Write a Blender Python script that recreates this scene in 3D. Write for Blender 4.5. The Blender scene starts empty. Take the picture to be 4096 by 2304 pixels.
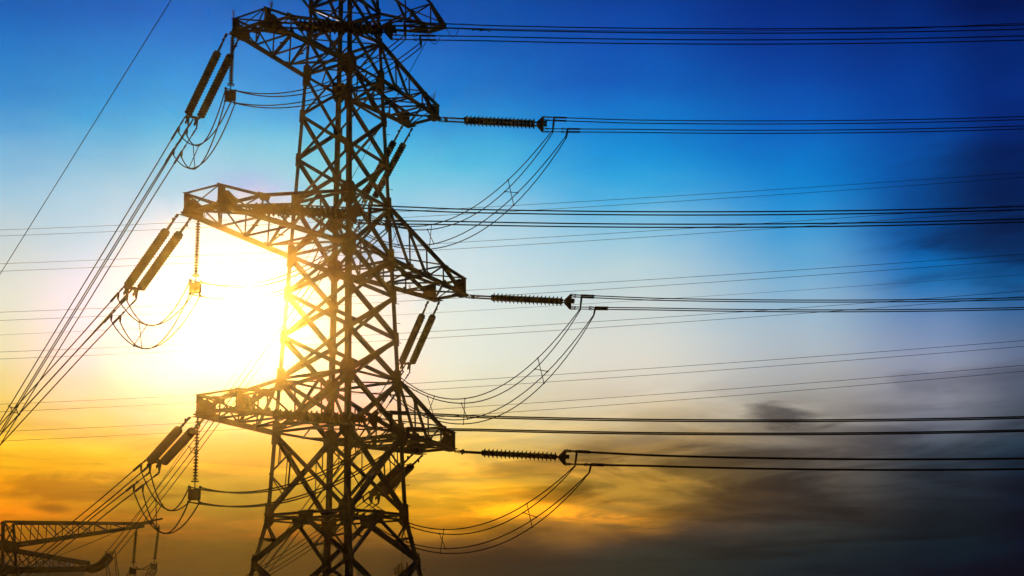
import bpy, math, random
from math import radians, sin, cos, pi
from mathutils import Vector, Matrix
V = Vector
random.seed(7)
sc = bpy.context.scene
C = sc.collection

# ------------------------------------------------------------------ camera
CAM = V((-63.450, -51.558, -6.707))
YAW, PIT, ROL, FPX = radians(58.7807), radians(14.6903), radians(-1.1511), 5117.3
fw = V((sin(YAW)*cos(PIT), cos(YAW)*cos(PIT), sin(PIT)))
rt0 = V((cos(YAW), -sin(YAW), 0)); up0 = rt0.cross(fw)
rt = rt0*cos(ROL) + up0*sin(ROL); up = -rt0*sin(ROL) + up0*cos(ROL)
cd = bpy.data.cameras.new('camera'); cam = bpy.data.objects.new('camera', cd); C.objects.link(cam)
cd.sensor_width = 36; cd.lens = 36*FPX/4096; cd.clip_start = .1; cd.clip_end = 6000
cam.matrix_world = Matrix(((rt.x, up.x, -fw.x, CAM.x), (rt.y, up.y, -fw.y, CAM.y), (rt.z, up.z, -fw.z, CAM.z), (0, 0, 0, 1)))
sc.camera = cam
sc.view_settings.view_transform = 'Standard'; sc.view_settings.look = 'None'
sc.view_settings.exposure = 0; sc.view_settings.gamma = 1
sc.cycles.volume_bounces = 0; sc.cycles.max_bounces = 4
sc.cycles.use_denoising = True

def ray(x, y):                       # survey ray of a point of the place, in the photograph's 4096 px frame
    return fw + rt*((x-2048)/FPX) - up*((y-1152)/FPX)
def at_y(x, y, Y):
    d = ray(x, y); return CAM + d*((Y-CAM.y)/d.y)
def at_z(x, y, Z):
    d = ray(x, y); return CAM + d*((Z-CAM.z)/d.z)
def at_d(x, y, D):
    return CAM + ray(x, y)*D

# ------------------------------------------------------------------ sun and sky
SUN = ray(986, 1256).normalized()
SUN_EL = math.asin(SUN.z); SUN_AZ = math.atan2(SUN.y, SUN.x)
# the evening air: density and forward scattering of the haze box built at the end of the script
DENS, ANIS, HZ_R, HZ_TOP, HZ_BOT = 1.3e-4, .98, 275., 44., -66.
SUN_E, SUNL, HAZEC = 5.0, (1.55, 1.53, 1.5), (1., .46, .06)
sl = bpy.data.lights.new('sun', 'SUN'); sl.energy = SUN_E; sl.angle = radians(.5); sl.color = SUNL
so = bpy.data.objects.new('sun', sl); C.objects.link(so)
so.rotation_euler = SUN.to_track_quat('Z', 'Y').to_euler()

w = bpy.data.worlds.new('World'); sc.world = w; w.use_nodes = True
nt = w.node_tree; nt.nodes.clear(); N = nt.nodes.new; Lk = nt.links.new
def val(x):
    return x
def math_n(op, a, b=None, c=None, clamp=False):
    n = N('ShaderNodeMath'); n.operation = op; n.use_clamp = clamp
    for i, v in enumerate((a, b, c)):
        if v is None: continue
        if isinstance(v, (int, float)): n.inputs[i].default_value = v
        else: Lk(v, n.inputs[i])
    return n.outputs[0]
def smooth(x, a, b, lo=0., hi=1., kind='SMOOTHSTEP'):
    n = N('ShaderNodeMapRange'); n.interpolation_type = kind; n.clamp = True
    Lk(x, n.inputs['Value'])
    for k, v in (('From Min', a), ('From Max', b), ('To Min', lo), ('To Max', hi)): n.inputs[k].default_value = v
    return n.outputs['Result']
def mixc(f, a, b, mode='MIX'):
    n = N('ShaderNodeMix'); n.data_type = 'RGBA'; n.blend_type = mode; n.clamp_factor = True
    for s, v in ((n.inputs[0], f), (n.inputs[6], a), (n.inputs[7], b)):
        if isinstance(v, (int, float)): s.default_value = v
        elif isinstance(v, tuple): s.default_value = (*v, 1)
        else: Lk(v, s)
    return n.outputs[2]
def lin(c):
    return tuple(((x/255)/12.92 if x/255 < .04045 else ((x/255+.055)/1.055)**2.4) for x in c)
def azel(x, y):
    d = ray(x, y); return math.degrees(math.atan2(d.y, d.x)), math.degrees(math.atan2(d.z, math.hypot(d.x, d.y)))

tc = N('ShaderNodeTexCoord'); sep = N('ShaderNodeSeparateXYZ'); Lk(tc.outputs['Generated'], sep.inputs[0])
DX, DY, DZ = sep.outputs
az = math_n('MULTIPLY', math_n('ARCTAN2', DY, DX), 180/pi)
el = math_n('MULTIPLY', math_n('ARCSINE', DZ), 180/pi)
# cloud-warped elevation, so that the colour bands of the sky are not ruled lines
mp = N('ShaderNodeMapping'); Lk(tc.outputs['Generated'], mp.inputs['Vector']); mp.inputs['Scale'].default_value = (5, 5, 16)
wn = N('ShaderNodeTexNoise'); Lk(mp.outputs[0], wn.inputs['Vector']); wn.inputs['Scale'].default_value = 1.6; wn.inputs['Detail'].default_value = 5
wn.inputs['Roughness'].default_value = .55
warp = math_n('SUBTRACT', wn.outputs['Fac'], .5)
elw = math_n('ADD', el, math_n('MULTIPLY', warp, 2.2))
# sky colours: columns by azimuth, stops by elevation
#COLS_BEGIN
COLS = {
 0: [(0, (0.0005, 0.1001, 0.4869)), (300, (0.0005, 0.2232, 0.6242)), (500, (0.05868, 0.3491, 0.6881)), (650, (0.2267, 0.5022, 0.7062)), (800, (0.3441, 0.5839, 0.731)), (1000, (0.5802, 0.6362, 0.6263)), (1200, (0.7169, 0.7506, 0.6606)), (1400, (0.7623, 0.6991, 0.4217)), (1550, (0.7896, 0.5982, 0.1618)), (1680, (0.8971, 0.552, 0.08475)), (1800, (0.8783, 0.462, 0.0005)), (1950, (0.6276, 0.2019, 0.0005)), (2080, (0.3129, 0.1103, 0.0005)), (2180, (0.1288, 0.04997, 0.006168)), (2304, (0.03673, 0.01509, 0.008932))],
 380: [(0, (0.0005, 0.09827, 0.512)), (300, (0.0005, 0.2452, 0.6456)), (500, (0.004563, 0.3768, 0.7275)), (650, (0.2217, 0.5291, 0.7242)), (800, (0.3402, 0.5996, 0.7796)), (1000, (0.397, 0.6409, 0.7827)), (1200, (0.846, 0.7625, 0.9186)), (1400, (0.9911, 0.7015, 0.7796)), (1550, (0.9911, 0.6001, 0.4389)), (1680, (0.9911, 0.5624, 0.1655)), (1800, (0.846, 0.4447, 0.006059)), (1950, (0.3878, 0.1641, 0.0007156)), (2080, (0.3337, 0.121, 0.0006924)), (2180, (0.08087, 0.03074, 0.0005)), (2304, (0.0005, 0.0005, 0.007831))],
 700: [(0, (0.0005, 0.1162, 0.55)), (300, (0.001361, 0.2445, 0.6691)), (500, (0.007537, 0.4337, 0.7568)), (650, (0.1873, 0.5669, 0.7648)), (800, (0.0941, 0.4886, 0.7937)), (1000, (0.6444, 0.7446, 0.8838)), (1200, (1, 1, 1)), (1400, (1, 1, 0.8497)), (1550, (1, 0.846, 0.7834)), (1680, (0.9911, 0.2936, 0.2578)), (1800, (0.7446, 0.3749, 0.02144)), (1950, (0.1736, 0.1613, 0.002179)), (2080, (0.2218, 0.06273, 0.001557)), (2180, (0.03049, 0.01499, 0.001556)), (2304, (0.002459, 0.003837, 0.006735))],
 986: [(0, (0.0005, 0.09762, 0.4729)), (300, (0.001617, 0.2533, 0.6761)), (500, (0.007849, 0.4249, 0.7425)), (650, (0.1094, 0.5723, 0.7568)), (800, (0.07061, 0.2838, 0.7915)), (1000, (0.7446, 0.7952, 0.7957)), (1200, (1, 1, 1)), (1400, (1, 1, 0.9911)), (1550, (1, 0.846, 0.4993)), (1680, (0.8971, 0.2936, 0.2276)), (1800, (0.7446, 0.2767, 0.02808)), (1950, (0.06941, 0.1413, 0.002992)), (2080, (0.1562, 0.04221, 0.002185)), (2180, (0.01153, 0.01726, 0.002094)), (2304, (0.002919, 0.004809, 0.003887))],
 1300: [(0, (0.0005, 0.09112, 0.4648)), (300, (0.0008967, 0.1952, 0.6129)), (500, (0.004192, 0.3455, 0.7203)), (650, (0.1109, 0.585, 0.7526)), (800, (0.1572, 0.587, 0.7947)), (1000, (0.08639, 0.2992, 0.8343)), (1200, (0.846, 0.7952, 0.7695)), (1400, (0.8971, 0.6944, 0.682)), (1550, (0.8971, 0.3984, 0.5121)), (1680, (0.846, 0.3374, 0.2387)), (1800, (0.6444, 0.4096, 0.04261)), (1950, (0.3311, 0.246, 0.005126)), (2080, (0.198, 0.0663, 0.002716)), (2180, (0.006733, 0.01084, 0.005128)), (2304, (0.001592, 0.002788, 0.005328))],
 1800: [(0, (0.0005, 0.06993, 0.405)), (300, (0.0005, 0.1414, 0.5514)), (500, (0.0005, 0.2803, 0.6877)), (650, (0.0656, 0.5478, 0.7775)), (800, (0.2341, 0.5565, 0.7578)), (1000, (0.5592, 0.7284, 0.7929)), (1200, (0.6176, 0.7391, 0.7467)), (1400, (0.702, 0.7851, 0.7034)), (1550, (0.7195, 0.7126, 0.5158)), (1680, (0.7184, 0.6009, 0.2998)), (1800, (0.7496, 0.5249, 0.1212)), (1950, (0.761, 0.35, 0.001827)), (2080, (0.462, 0.2109, 0.009558)), (2180, (0.0005, 0.0005, 0.01575)), (2304, (0.003303, 0.009095, 0.008767))],
 2500: [(0, (0.0005, 0.04067, 0.2965)), (300, (0.0005, 0.09212, 0.5191)), (500, (0.0005, 0.2297, 0.645)), (650, (0.0005, 0.2902, 0.7107)), (800, (0.0281, 0.4329, 0.76)), (1000, (0.4343, 0.6453, 0.7201)), (1200, (0.5854, 0.6619, 0.6516)), (1400, (0.7346, 0.7216, 0.6386)), (1550, (0.6844, 0.5987, 0.4701)), (1680, (0.6933, 0.5595, 0.32)), (1800, (0.44, 0.2689, 0.07344)), (1950, (0.6266, 0.3193, 0.02788)), (2080, (0.118, 0.05725, 0.0274)), (2180, (0.004952, 0.02219, 0.0249)), (2304, (0.01646, 0.02246, 0.01845))],
 3200: [(0, (0.0005, 0.02111, 0.2119)), (300, (0.0005, 0.05137, 0.3602)), (500, (0.0005, 0.1104, 0.5231)), (650, (0.0005, 0.1874, 0.5941)), (800, (0.0005, 0.2559, 0.6671)), (1000, (0.06839, 0.3671, 0.6628)), (1200, (0.2916, 0.482, 0.6355)), (1400, (0.4229, 0.4944, 0.5636)), (1550, (0.443, 0.4239, 0.3978)), (1680, (0.3515, 0.3171, 0.2597)), (1800, (0.1304, 0.1076, 0.09009)), (1950, (0.09885, 0.08517, 0.06974)), (2080, (0.05365, 0.04964, 0.04336)), (2180, (0.009415, 0.02328, 0.02719)), (2304, (0.0005, 0.008809, 0.01895))],
 3700: [(0, (0.0005, 0.01298, 0.1331)), (300, (0.0005, 0.04503, 0.3302)), (500, (0.0005, 0.06251, 0.3568)), (650, (0.0005, 0.105, 0.4575)), (800, (0.0005, 0.09483, 0.4037)), (1000, (0.0005, 0.1445, 0.5003)), (1200, (0.001369, 0.1829, 0.4694)), (1400, (0.2665, 0.3174, 0.4674)), (1550, (0.3052, 0.3057, 0.3541)), (1680, (0.178, 0.1885, 0.2373)), (1800, (0.02403, 0.05204, 0.07731)), (1950, (0.02125, 0.03149, 0.04737)), (2080, (0.00816, 0.02163, 0.0326)), (2180, (0.0005, 0.01369, 0.02443)), (2304, (0.0005, 0.001064, 0.01204))],
 4096: [(0, (0.0005, 0.004898, 0.06394)), (300, (0.0005, 0.02859, 0.2334)), (500, (0.0005, 0.02092, 0.1881)), (650, (0.0005, 0.03674, 0.2347)), (800, (0.0005, 0.04606, 0.2402)), (1000, (0.0005, 0.06571, 0.2674)), (1200, (0.0005, 0.1227, 0.3392)), (1400, (0.1484, 0.1765, 0.2647)), (1550, (0.08486, 0.1139, 0.177)), (1680, (0.04951, 0.061, 0.08694)), (1800, (0.007365, 0.03655, 0.06897)), (1950, (0.0005, 0.005703, 0.02583)), (2080, (0.0005, 0.003558, 0.01796)), (2180, (0.0005, 0.001637, 0.01598)), (2304, (0.0005, 0.002286, 0.007889))],
}
#COLS_END
EL0, EL1 = -2., 40.
prev = None; paz = None
for px in sorted(COLS):
    rp = N('ShaderNodeValToRGB'); cr = rp.color_ramp; cr.interpolation = 'B_SPLINE'
    st = sorted(((azel(px, y)[1]-EL0)/(EL1-EL0), c) for y, c in COLS[px])
    top = st[-1][1]; st.append((1., tuple(v*.55 for v in top)))
    cr.elements[0].position, cr.elements[0].color = st[0][0], (*st[0][1], 1)
    cr.elements[1].position, cr.elements[1].color = st[-1][0], (*st[-1][1], 1)
    for p, c in st[1:-1]:
        e = cr.elements.new(p); e.color = (*c, 1)
    Lk(smooth(elw, EL0, EL1, kind='LINEAR'), rp.inputs[0])
    a = azel(px, 1152)[0]
    if prev is None: prev = rp.outputs[0]
    else: prev = mixc(smooth(az, paz, a), prev, rp.outputs[0])
    paz = a
sky = prev
# clouds: long streaks low in the sky, dark to the right of the tower, lit from behind near the sun
def noise(scale, sz, detail, rough, off=0.):
    m = N('ShaderNodeMapping'); Lk(tc.outputs['Generated'], m.inputs['Vector']); m.inputs['Scale'].default_value = sz
    m.inputs['Location'].default_value = (off, off*.7, off*.3); m.inputs['Rotation'].default_value = (0, radians(7), 0)
    n = N('ShaderNodeTexNoise'); Lk(m.outputs[0], n.inputs['Vector']); n.inputs['Scale'].default_value = scale
    n.inputs['Detail'].default_value = detail; n.inputs['Roughness'].default_value = rough; n.inputs['Distortion'].default_value = .6
    return n.outputs['Fac']
def mul(*xs):
    r = xs[0]
    for x in xs[1:]: r = math_n('MULTIPLY', r, x)
    return r
c1 = noise(1.5, (3.4, 3.4, 22), 7, .56, 3.)
c2 = noise(2.1, (3.2, 3.2, 26), 6, .52, 11.)
c3 = noise(1.2, (3.2, 3.2, 11), 5, .5, 23.4)
right = smooth(az, 33., 16.)
# thin grey veils low in the sky, thicker towards the right
dark = mul(smooth(c1, .44, .60), smooth(el, 11.5, 6.5), smooth(right, 0., 1., .55, 1.))
sky = mixc(math_n('MULTIPLY', dark, .78), sky, mixc(1., sky, (.36, .36, .43), 'MULTIPLY'))
# streaks lit from behind by the low sun
lit = mul(smooth(c2, .45, .58), smooth(el, 9.5, 6.5), smooth(el, 2.0, 4.2), smooth(az, 16., 27.))
sky = mixc(math_n('MULTIPLY', lit, .75), sky, mixc(1., sky, (1.75, 1.5, 1.0), 'MULTIPLY'))
# dark bank to the right at mid height
bank = mul(smooth(c3, .40, .58), smooth(az, 17.5, 9.), smooth(el, 13.5, 16.), smooth(el, 24., 20.))
sky = mixc(math_n('MULTIPLY', bank, .4), sky, mixc(1., sky, (.5, .55, .6), 'MULTIPLY'))
def cloud(px, py, rx, ry, k, c, tilt=0., nz=3.4, soft=.25):
    global sky
    a0, e0 = azel(px, py); sx_ = rx/FPX*180/pi; sy2 = ry/FPX*180/pi
    du = math_n('DIVIDE', math_n('SUBTRACT', az, a0), sx_); dv = math_n('DIVIDE', math_n('SUBTRACT', math_n('ADD', el, math_n('MULTIPLY', math_n('SUBTRACT', az, a0), tilt)), e0), sy2)
    r2 = math_n('SQRT', math_n('ADD', mul(du, du), mul(dv, dv)))
    r2 = math_n('ADD', r2, math_n('MULTIPLY', math_n('SUBTRACT', c5, .5), nz))
    sky = mixc(mul(smooth(r2, 1.3-soft, soft), k), sky, mixc(1., sky, c, 'MULTIPLY'))
c5 = noise(2.6, (3., 3., 15.), 7, .58, 57.)
DARKC = (.30, .33, .42)
cloud(4040, 790, 560, 300, .95, (.22, .29, .36), 0., 1.5, 0.); cloud(4080, 960, 420, 170, .7, (.3, .36, .45), 0., 2.2, .1)
cloud(3130, 1655, 200, 70, .95, (.22, .23, .28), -.1, 4.2); cloud(3900, 1500, 300, 45, .5, (.5, .5, .55))
cloud(3000, 1960, 900, 150, .75, (.25, .29, .37), -.05); cloud(2480, 1790, 330, 60, .55, (.48, .46, .5), .1)
cloud(2150, 1880, 420, 45, .75, (.45, .43, .46)); cloud(2260, 1985, 380, 40, .8, (.42, .39, .4), -.06); cloud(1900, 2110, 460, 45, .7, (.45, .42, .42), -.05)
cloud(2120, 2040, 480, 46, 1., (2.3, 2.0, .9), -.09); cloud(1930, 1950, 330, 44, .9, (1.5, 1.45, .95), -.05); cloud(2480, 2090, 360, 36, .95, (2.5, 2.0, .9), -.1); cloud(1800, 2090, 260, 30, .9, (1.9, 1.6, .8))
cloud(3080, 1985, 260, 34, .8, (1.9, 1.7, 1.5)); cloud(3300, 2040, 420, 40, .6, (1.6, 1.45, 1.3), -.03)
cloud(330, 1955, 560, 62, .95, (.45, .38, .4), -.04); cloud(200, 1850, 600, 40, .5, (1.15, 1.2, .8)); cloud(215, 2036, 110, 26, .95, (.42, .4, .6), -.05); cloud(150, 2050, 460, 44, .8, (1.55, 1.3, .6))
cloud(760, 2140, 240, 22, .8, (1.75, 1.25, .7), -.05); cloud(1250, 2150, 260, 24, .7, (1.5, 1.1, .7)); cloud(600, 2230, 900, 60, .6, (.6, .55, .55))
# faint high cirrus
c4 = noise(1.1, (3., 6., 9.), 4, .5, 41.)
cir = mul(smooth(c4, .50, .68), smooth(el, 18., 23.))
sky = mixc(math_n('MULTIPLY', cir, .22), sky, mixc(1., sky, (1.25, 1.3, 1.3), 'MULTIPLY'))
# outside the sunset sector the dome is the dark blue of dusk
d31 = math_n('ABSOLUTE', math_n('SUBTRACT', az, 31.))
sky = mixc(smooth(d31, 30., 75.), sky, (.004, .012, .045))
sky = mixc(smooth(el, -1., -4.), sky, (.006, .006, .007))
bg = N('ShaderNodeBackground'); Lk(sky, bg.inputs[0]); bg.inputs[1].default_value = 1.0
nish = N('ShaderNodeTexSky'); nish.sky_type = 'NISHITA'; nish.sun_disc = False
nish.sun_elevation = SUN_EL; nish.sun_rotation = pi/2 - SUN_AZ
bg2 = N('ShaderNodeBackground'); Lk(nish.outputs[0], bg2.inputs[0]); bg2.inputs[1].default_value = .0001
ad = N('ShaderNodeAddShader'); Lk(bg.outputs[0], ad.inputs[0]); Lk(bg2.outputs[0], ad.inputs[1])
wo = N('ShaderNodeOutputWorld'); Lk(ad.outputs[0], wo.inputs[0])

# ------------------------------------------------------------------ materials
def mat(name, c0, c1, rough, metal, scale=6., bump=.0):
    m = bpy.data.materials.new(name); m.use_nodes = True; t = m.node_tree; b = t.nodes['Principled BSDF']
    tx = t.nodes.new('ShaderNodeTexCoord'); n = t.nodes.new('ShaderNodeTexNoise'); n.inputs['Scale'].default_value = scale; n.inputs['Detail'].default_value = 6
    t.links.new(tx.outputs['Object'], n.inputs['Vector'])
    r = t.nodes.new('ShaderNodeValToRGB'); r.color_ramp.elements[0].color = (*c0, 1); r.color_ramp.elements[1].color = (*c1, 1)
    r.color_ramp.elements[0].position = .35; r.color_ramp.elements[1].position = .65
    t.links.new(n.outputs['Fac'], r.inputs[0]); t.links.new(r.outputs[0], b.inputs['Base Color'])
    b.inputs['Specular IOR Level'].default_value = .5 if rough < .5 or rough > .8 else (.04 if rough > .71 else 0.); b.inputs['Roughness'].default_value = rough; b.inputs['Metallic'].default_value = metal
    if bump:
        bp = t.nodes.new('ShaderNodeBump'); bp.inputs['Strength'].default_value = bump; t.links.new(n.outputs['Fac'], bp.inputs['Height']); t.links.new(bp.outputs[0], b.inputs['Normal'])
    return m
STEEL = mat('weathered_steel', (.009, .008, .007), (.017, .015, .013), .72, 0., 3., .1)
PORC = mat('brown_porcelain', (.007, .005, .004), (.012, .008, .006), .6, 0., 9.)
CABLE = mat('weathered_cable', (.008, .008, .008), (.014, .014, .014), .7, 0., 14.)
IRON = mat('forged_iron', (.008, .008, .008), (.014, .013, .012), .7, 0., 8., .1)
CONC = mat('rendered_concrete', (.09, .08, .075), (.14, .13, .12), .9, 0., 1.2, .15)
FRAMEM = mat('window_frame_paint', (.38, .37, .35), (.5, .48, .46), .5, 0., 4.)
GLASS = mat('window_glass', (.015, .02, .025), (.03, .035, .04), .08, 0., 2.)
SOIL = mat('grassy_soil', (.035, .04, .018), (.09, .085, .045), .95, 0., .06, .3)
STRAW = mat('dry_twig', (.05, .04, .03), (.09, .07, .05), .9, 0., 20.)

# ------------------------------------------------------------------ mesh builders
class MB:
    def __init__(s): s.v = []; s.f = []
    def prism(s, poly, a, b, u, v):
        n = len(poly); k = len(s.v)
        for o in (a, b):
            for x, y in poly: s.v.append(o + u*x + v*y)
        for i in range(n):
            j = (i+1) % n; s.f.append((k+i, k+j, k+n+j, k+n+i))
        s.f.append(tuple(range(k+n-1, k-1, -1))); s.f.append(tuple(range(k+n, k+2*n)))
    def frame(s, a, b, ref):
        d = (b-a).normalized(); u = ref - d*ref.dot(d)
        if u.length < 1e-4: u = V((1, 0, 0)) - d*d.x
        if u.length < 1e-4: u = V((0, 1, 0)) - d*d.y
        u.normalize(); return d, u, d.cross(u)
    def angle(s, a, b, wd, ref, t=None):          # rolled L section; ref points along one flange
        d, u, v = s.frame(a, b, ref); t = t or wd*.14; o = wd*.32
        p = [(-o, -o), (wd-o, -o), (wd-o, t-o), (t-o, t-o), (t-o, wd-o), (-o, wd-o)]
        s.prism(p, a, b, u, v)
    def leg(s, a, b, wd, u, v, t=None):           # L section with given flange directions, heel on the line
        t = t or wd*.13
        s.prism([(0, 0), (wd, 0), (wd, t), (t, t), (t, wd), (0, wd)], a, b, u, v)
    def tee(s, a, b, wd, ref, t=None):            # two angles back to back; ref is the outward side of the flange
        d, u, v = s.frame(a, b, ref); h = wd/2; t = t or wd*.09
        p = [(-t/2, -h), (t/2, -h), (t/2, -t), (h, -t), (h, t), (t/2, t), (t/2, h), (-t/2, h)]
        s.prism(p, a, b, u, v)
    def box(s, a, b, wx, wy, ref):
        d, u, v = s.frame(a, b, ref); x, y = wx/2, wy/2
        s.prism([(-x, -y), (x, -y), (x, y), (-x, y)], a, b, u, v)
    def tube(s, pts, r, n=6, caps=True):
        k = len(s.v); m = len(pts); pu = None
        for i, p in enumerate(pts):
            d = (pts[min(i+1, m-1)] - pts[max(i-1, 0)]).normalized()
            if pu is None:
                pu = V((0, 0, 1)) - d*d.z
                if pu.length < .05: pu = V((1, 0, 0)) - d*d.x
            pu = pu - d*pu.dot(d); pu.normalize(); w_ = d.cross(pu)
            rr = r[i] if isinstance(r, (list, tuple)) else r
            for j in range(n):
                a = 2*pi*j/n; s.v.append(p + pu*(rr*cos(a)) + w_*(rr*sin(a)))
        for i in range(m-1):
            for j in range(n):
                q = (j+1) % n; s.f.append((k+i*n+j, k+i*n+q, k+(i+1)*n+q, k+(i+1)*n+j))
        if caps:
            s.f.append(tuple(range(k+n-1, k-1, -1))); s.f.append(tuple(range(k+(m-1)*n, k+m*n)))
    def ball(s, c, r, n=8, ax=V((0, 0, 1))):
        pts = [c + ax*(-r*cos(pi*i/6)) for i in range(7)]; s.tube(pts, [max(r*sin(pi*i/6), r*.05) for i in range(7)], n)
    def torus(s, c, ax, R_, r, n=28, m=6):
        ax = ax.normalized(); u = ax.orthogonal().normalized(); v = ax.cross(u); k = len(s.v)
        for i in range(n):
            a = 2*pi*i/n; e = u*cos(a) + v*sin(a)
            for j in range(m):
                b = 2*pi*j/m; s.v.append(c + e*(R_ + r*cos(b)) + ax*(r*sin(b)))
        for i in range(n):
            for j in range(m):
                s.f.append((k+i*m+j, k+((i+1) % n)*m+j, k+((i+1) % n)*m+(j+1) % m, k+i*m+(j+1) % m))
    def plate(s, pts, nrm, t):                    # flat plate over the convex hull of pts
        nrm = nrm.normalized(); c = sum(pts, V((0, 0, 0)))/len(pts); u = nrm.orthogonal().normalized(); v = nrm.cross(u)
        q = sorted({(round((p-c).dot(u), 4), round((p-c).dot(v), 4)) for p in pts})
        def half(it):
            h = []
            for p in it:
                while len(h) > 1 and (h[-1][0]-h[-2][0])*(p[1]-h[-2][1]) - (h[-1][1]-h[-2][1])*(p[0]-h[-2][0]) <= 0: h.pop()
                h.append(p)
            return h
        lo, hi = half(q), half(q[::-1]); hull = lo[:-1] + hi[:-1]
        s.prism(hull, c - nrm*(t/2), c + nrm*(t/2), u, v)

def root_of(o):
    while o.parent: o = o.parent
    return o
ROOTLOC = {}
def thing(name, loc, label, cat, group=None):
    o = bpy.data.objects.new(name, None); C.objects.link(o); o.location = loc; o.empty_display_size = .5
    o['label'] = label; o['category'] = cat
    if group: o['group'] = group
    ROOTLOC[o.name] = V(loc); return o
def obj(name, mb, m, parent=None, smooth_=False, label=None):
    me = bpy.data.meshes.new(name); off = ROOTLOC.get(root_of(parent).name, V((0, 0, 0))) if parent else V((0, 0, 0))
    me.from_pydata([tuple(p-off) for p in mb.v], [], mb.f); me.update()
    me.materials.append(m)
    if smooth_: me.shade_smooth()
    o = bpy.data.objects.new(name, me); C.objects.link(o)
    if parent: o.parent = parent
    if label: o['label'] = label
    return o
def group_part(name, parent):
    o = bpy.data.objects.new(name, None); C.objects.link(o); o.parent = parent; o.empty_display_size = .3; return o
def inst(name, me, parent, M):                    # one more copy of a mesh as a part
    o = bpy.data.objects.new(name, me); C.objects.link(o); o.parent = parent
    o.matrix_basis = Matrix.Translation(-ROOTLOC[root_of(parent).name]) @ M
    return o
def mesh(name, mb, m, smooth_=False):
    me = bpy.data.meshes.new(name); me.from_pydata([tuple(p) for p in mb.v], [], mb.f); me.update(); me.materials.append(m)
    if smooth_: me.shade_smooth()
    return me
def tag(o, label, cat, group=None):
    o['label'] = label; o['category'] = cat
    if group: o['group'] = group
    return o
Z = V((0, 0, 1))

# ------------------------------------------------------------------ ground
def ground_z(x, y):
    def ss(a, b, t):
        t = max(0, min(1, (t-a)/(b-a))); return t*t*(3-2*t)
    d = math.hypot(x-CAM.x, y-CAM.y)
    along = (x*.34 + y*.94)
    z = -27 - 31*ss(15, 70, along) + 6*sin(x*.011)*cos(y*.013)*ss(120, 300, d)
    h = CAM.z - 1.65
    return h + (z-h)*ss(14, 60, d)
mb = MB(); rings = [0, 4, 8, 12, 16, 22, 28, 36, 44, 54, 64, 76, 90, 110, 135, 165, 200, 235, 268]; K = 72
for r_ in rings:
    for j in range(K):
        a = 2*pi*j/K; x, y = CAM.x+r_*cos(a), CAM.y+r_*sin(a); mb.v.append(V((x, y, ground_z(x, y))))
for i in range(len(rings)-1):
    for j in range(K):
        q = (j+1) % K; mb.f.append((i*K+j, i*K+q, (i+1)*K+q, (i+1)*K+j))
o = obj('ground', mb, SOIL, None, True); o['kind'] = 'structure'

# ------------------------------------------------------------------ main tower
RY = 1.07
def hw(z):
    return 3 - .0392*z if z >= 0 else 3 - .178*z
SG = {'n': (-1, -1), 'l': (-1, 1), 'r': (1, -1), 'f': (1, 1)}
def leg_pt(k, z):
    a = hw(z); return V((SG[k][0]*a, SG[k][1]*a*RY, z))
TB = -27.0
tower = thing('transmission_tower', (0, 0, TB), 'tall dark lattice steel tower with three pairs of cross-arms, in front of the sun', 'pylon')
LV = [0, 5.2, 8.6, 11.4, 14.27, 16.8, 20.4, 23.5, 26.65, 29.6, 32.4, 34.64, 37.9, 40.6]
LOWLV = [-2.75, -8.2, -14.5, -20.6, TB]
for k in 'nlrf':
    mb = MB(); sx, sy = SG[k]; u, v = V((-sx, 0, 0)), V((0, -sy, 0))
    for za, zb, wd in ((TB, -2.75, .34), (-2.75, 0, .34), (0, 16.8, .31), (16.8, 29.6, .28), (29.6, 40.6, .24)):
        mb.leg(leg_pt(k, za), leg_pt(k, zb), wd, u, v, .035)
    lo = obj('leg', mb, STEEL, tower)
    if k == 'r':                                   # climbing bolts stand off one leg
        z = -6.
        while z < 33:
            p = leg_pt(k, z); mb = MB(); dv = V((sx*.9, sy*.25, .12)).normalized() if k == 'r' else V((sx*.25, sy*.9, .12)).normalized()
            mb.tube([p, p+dv*.24], .02, 6); mb.ball(p+dv*.25, .036, 6, dv); obj('step_bolt', mb, IRON, lo); z += 1.32
FACES = (('n', 'l'), ('n', 'r'), ('l', 'f'), ('r', 'f'))
def face_n(a, b):
    return V(((SG[a][0]+SG[b][0])/2, (SG[a][1]+SG[b][1])/2, 0))
def off(p, n, d): return p + n*d
CH = {5.2, 16.8, 29.6, 8.6, 20.4, 32.4, 34.64, 0}
for a, b in FACES:
    n = face_n(a, b)
    for i in range(len(LV)-1):
        z0, z1 = LV[i], LV[i+1]; mb = MB(); big = i == 0
        wd = .27 if z0 < 16 else (.24 if z0 < 26 else .18)
        A0, A1, B0, B1 = leg_pt(a, z0), leg_pt(a, z1), leg_pt(b, z0), leg_pt(b, z1)
        s_ = n*-.035
        mb.angle(A0, B1, wd, Z.cross(n)); mb.angle(B0+s_, A1+s_, wd*.94, Z.cross(n))
        if big:                                    # redundant members of the tall panel
            X = (A0+B1+B0+A1)/4
            for P, Q in ((A0, A1), (B0, B1)):
                m_ = (P+Q)/2; mb.angle(m_, (P+X)/2+s_, .09, Z); mb.angle(m_, (Q+X)/2+s_, .09, Z)
                mb.angle((Q*.75+X*.25), (m_*.5+(Q+X)*.25), .06, n)
            mb.angle((A0+X)/2+s_*2, (A1+X)/2+s_*2, .08, n); mb.angle((B0+X)/2+s_*2, (B1+X)/2+s_*2, .08, n)
        obj('face_bracing', mb, STEEL, tower)
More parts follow.
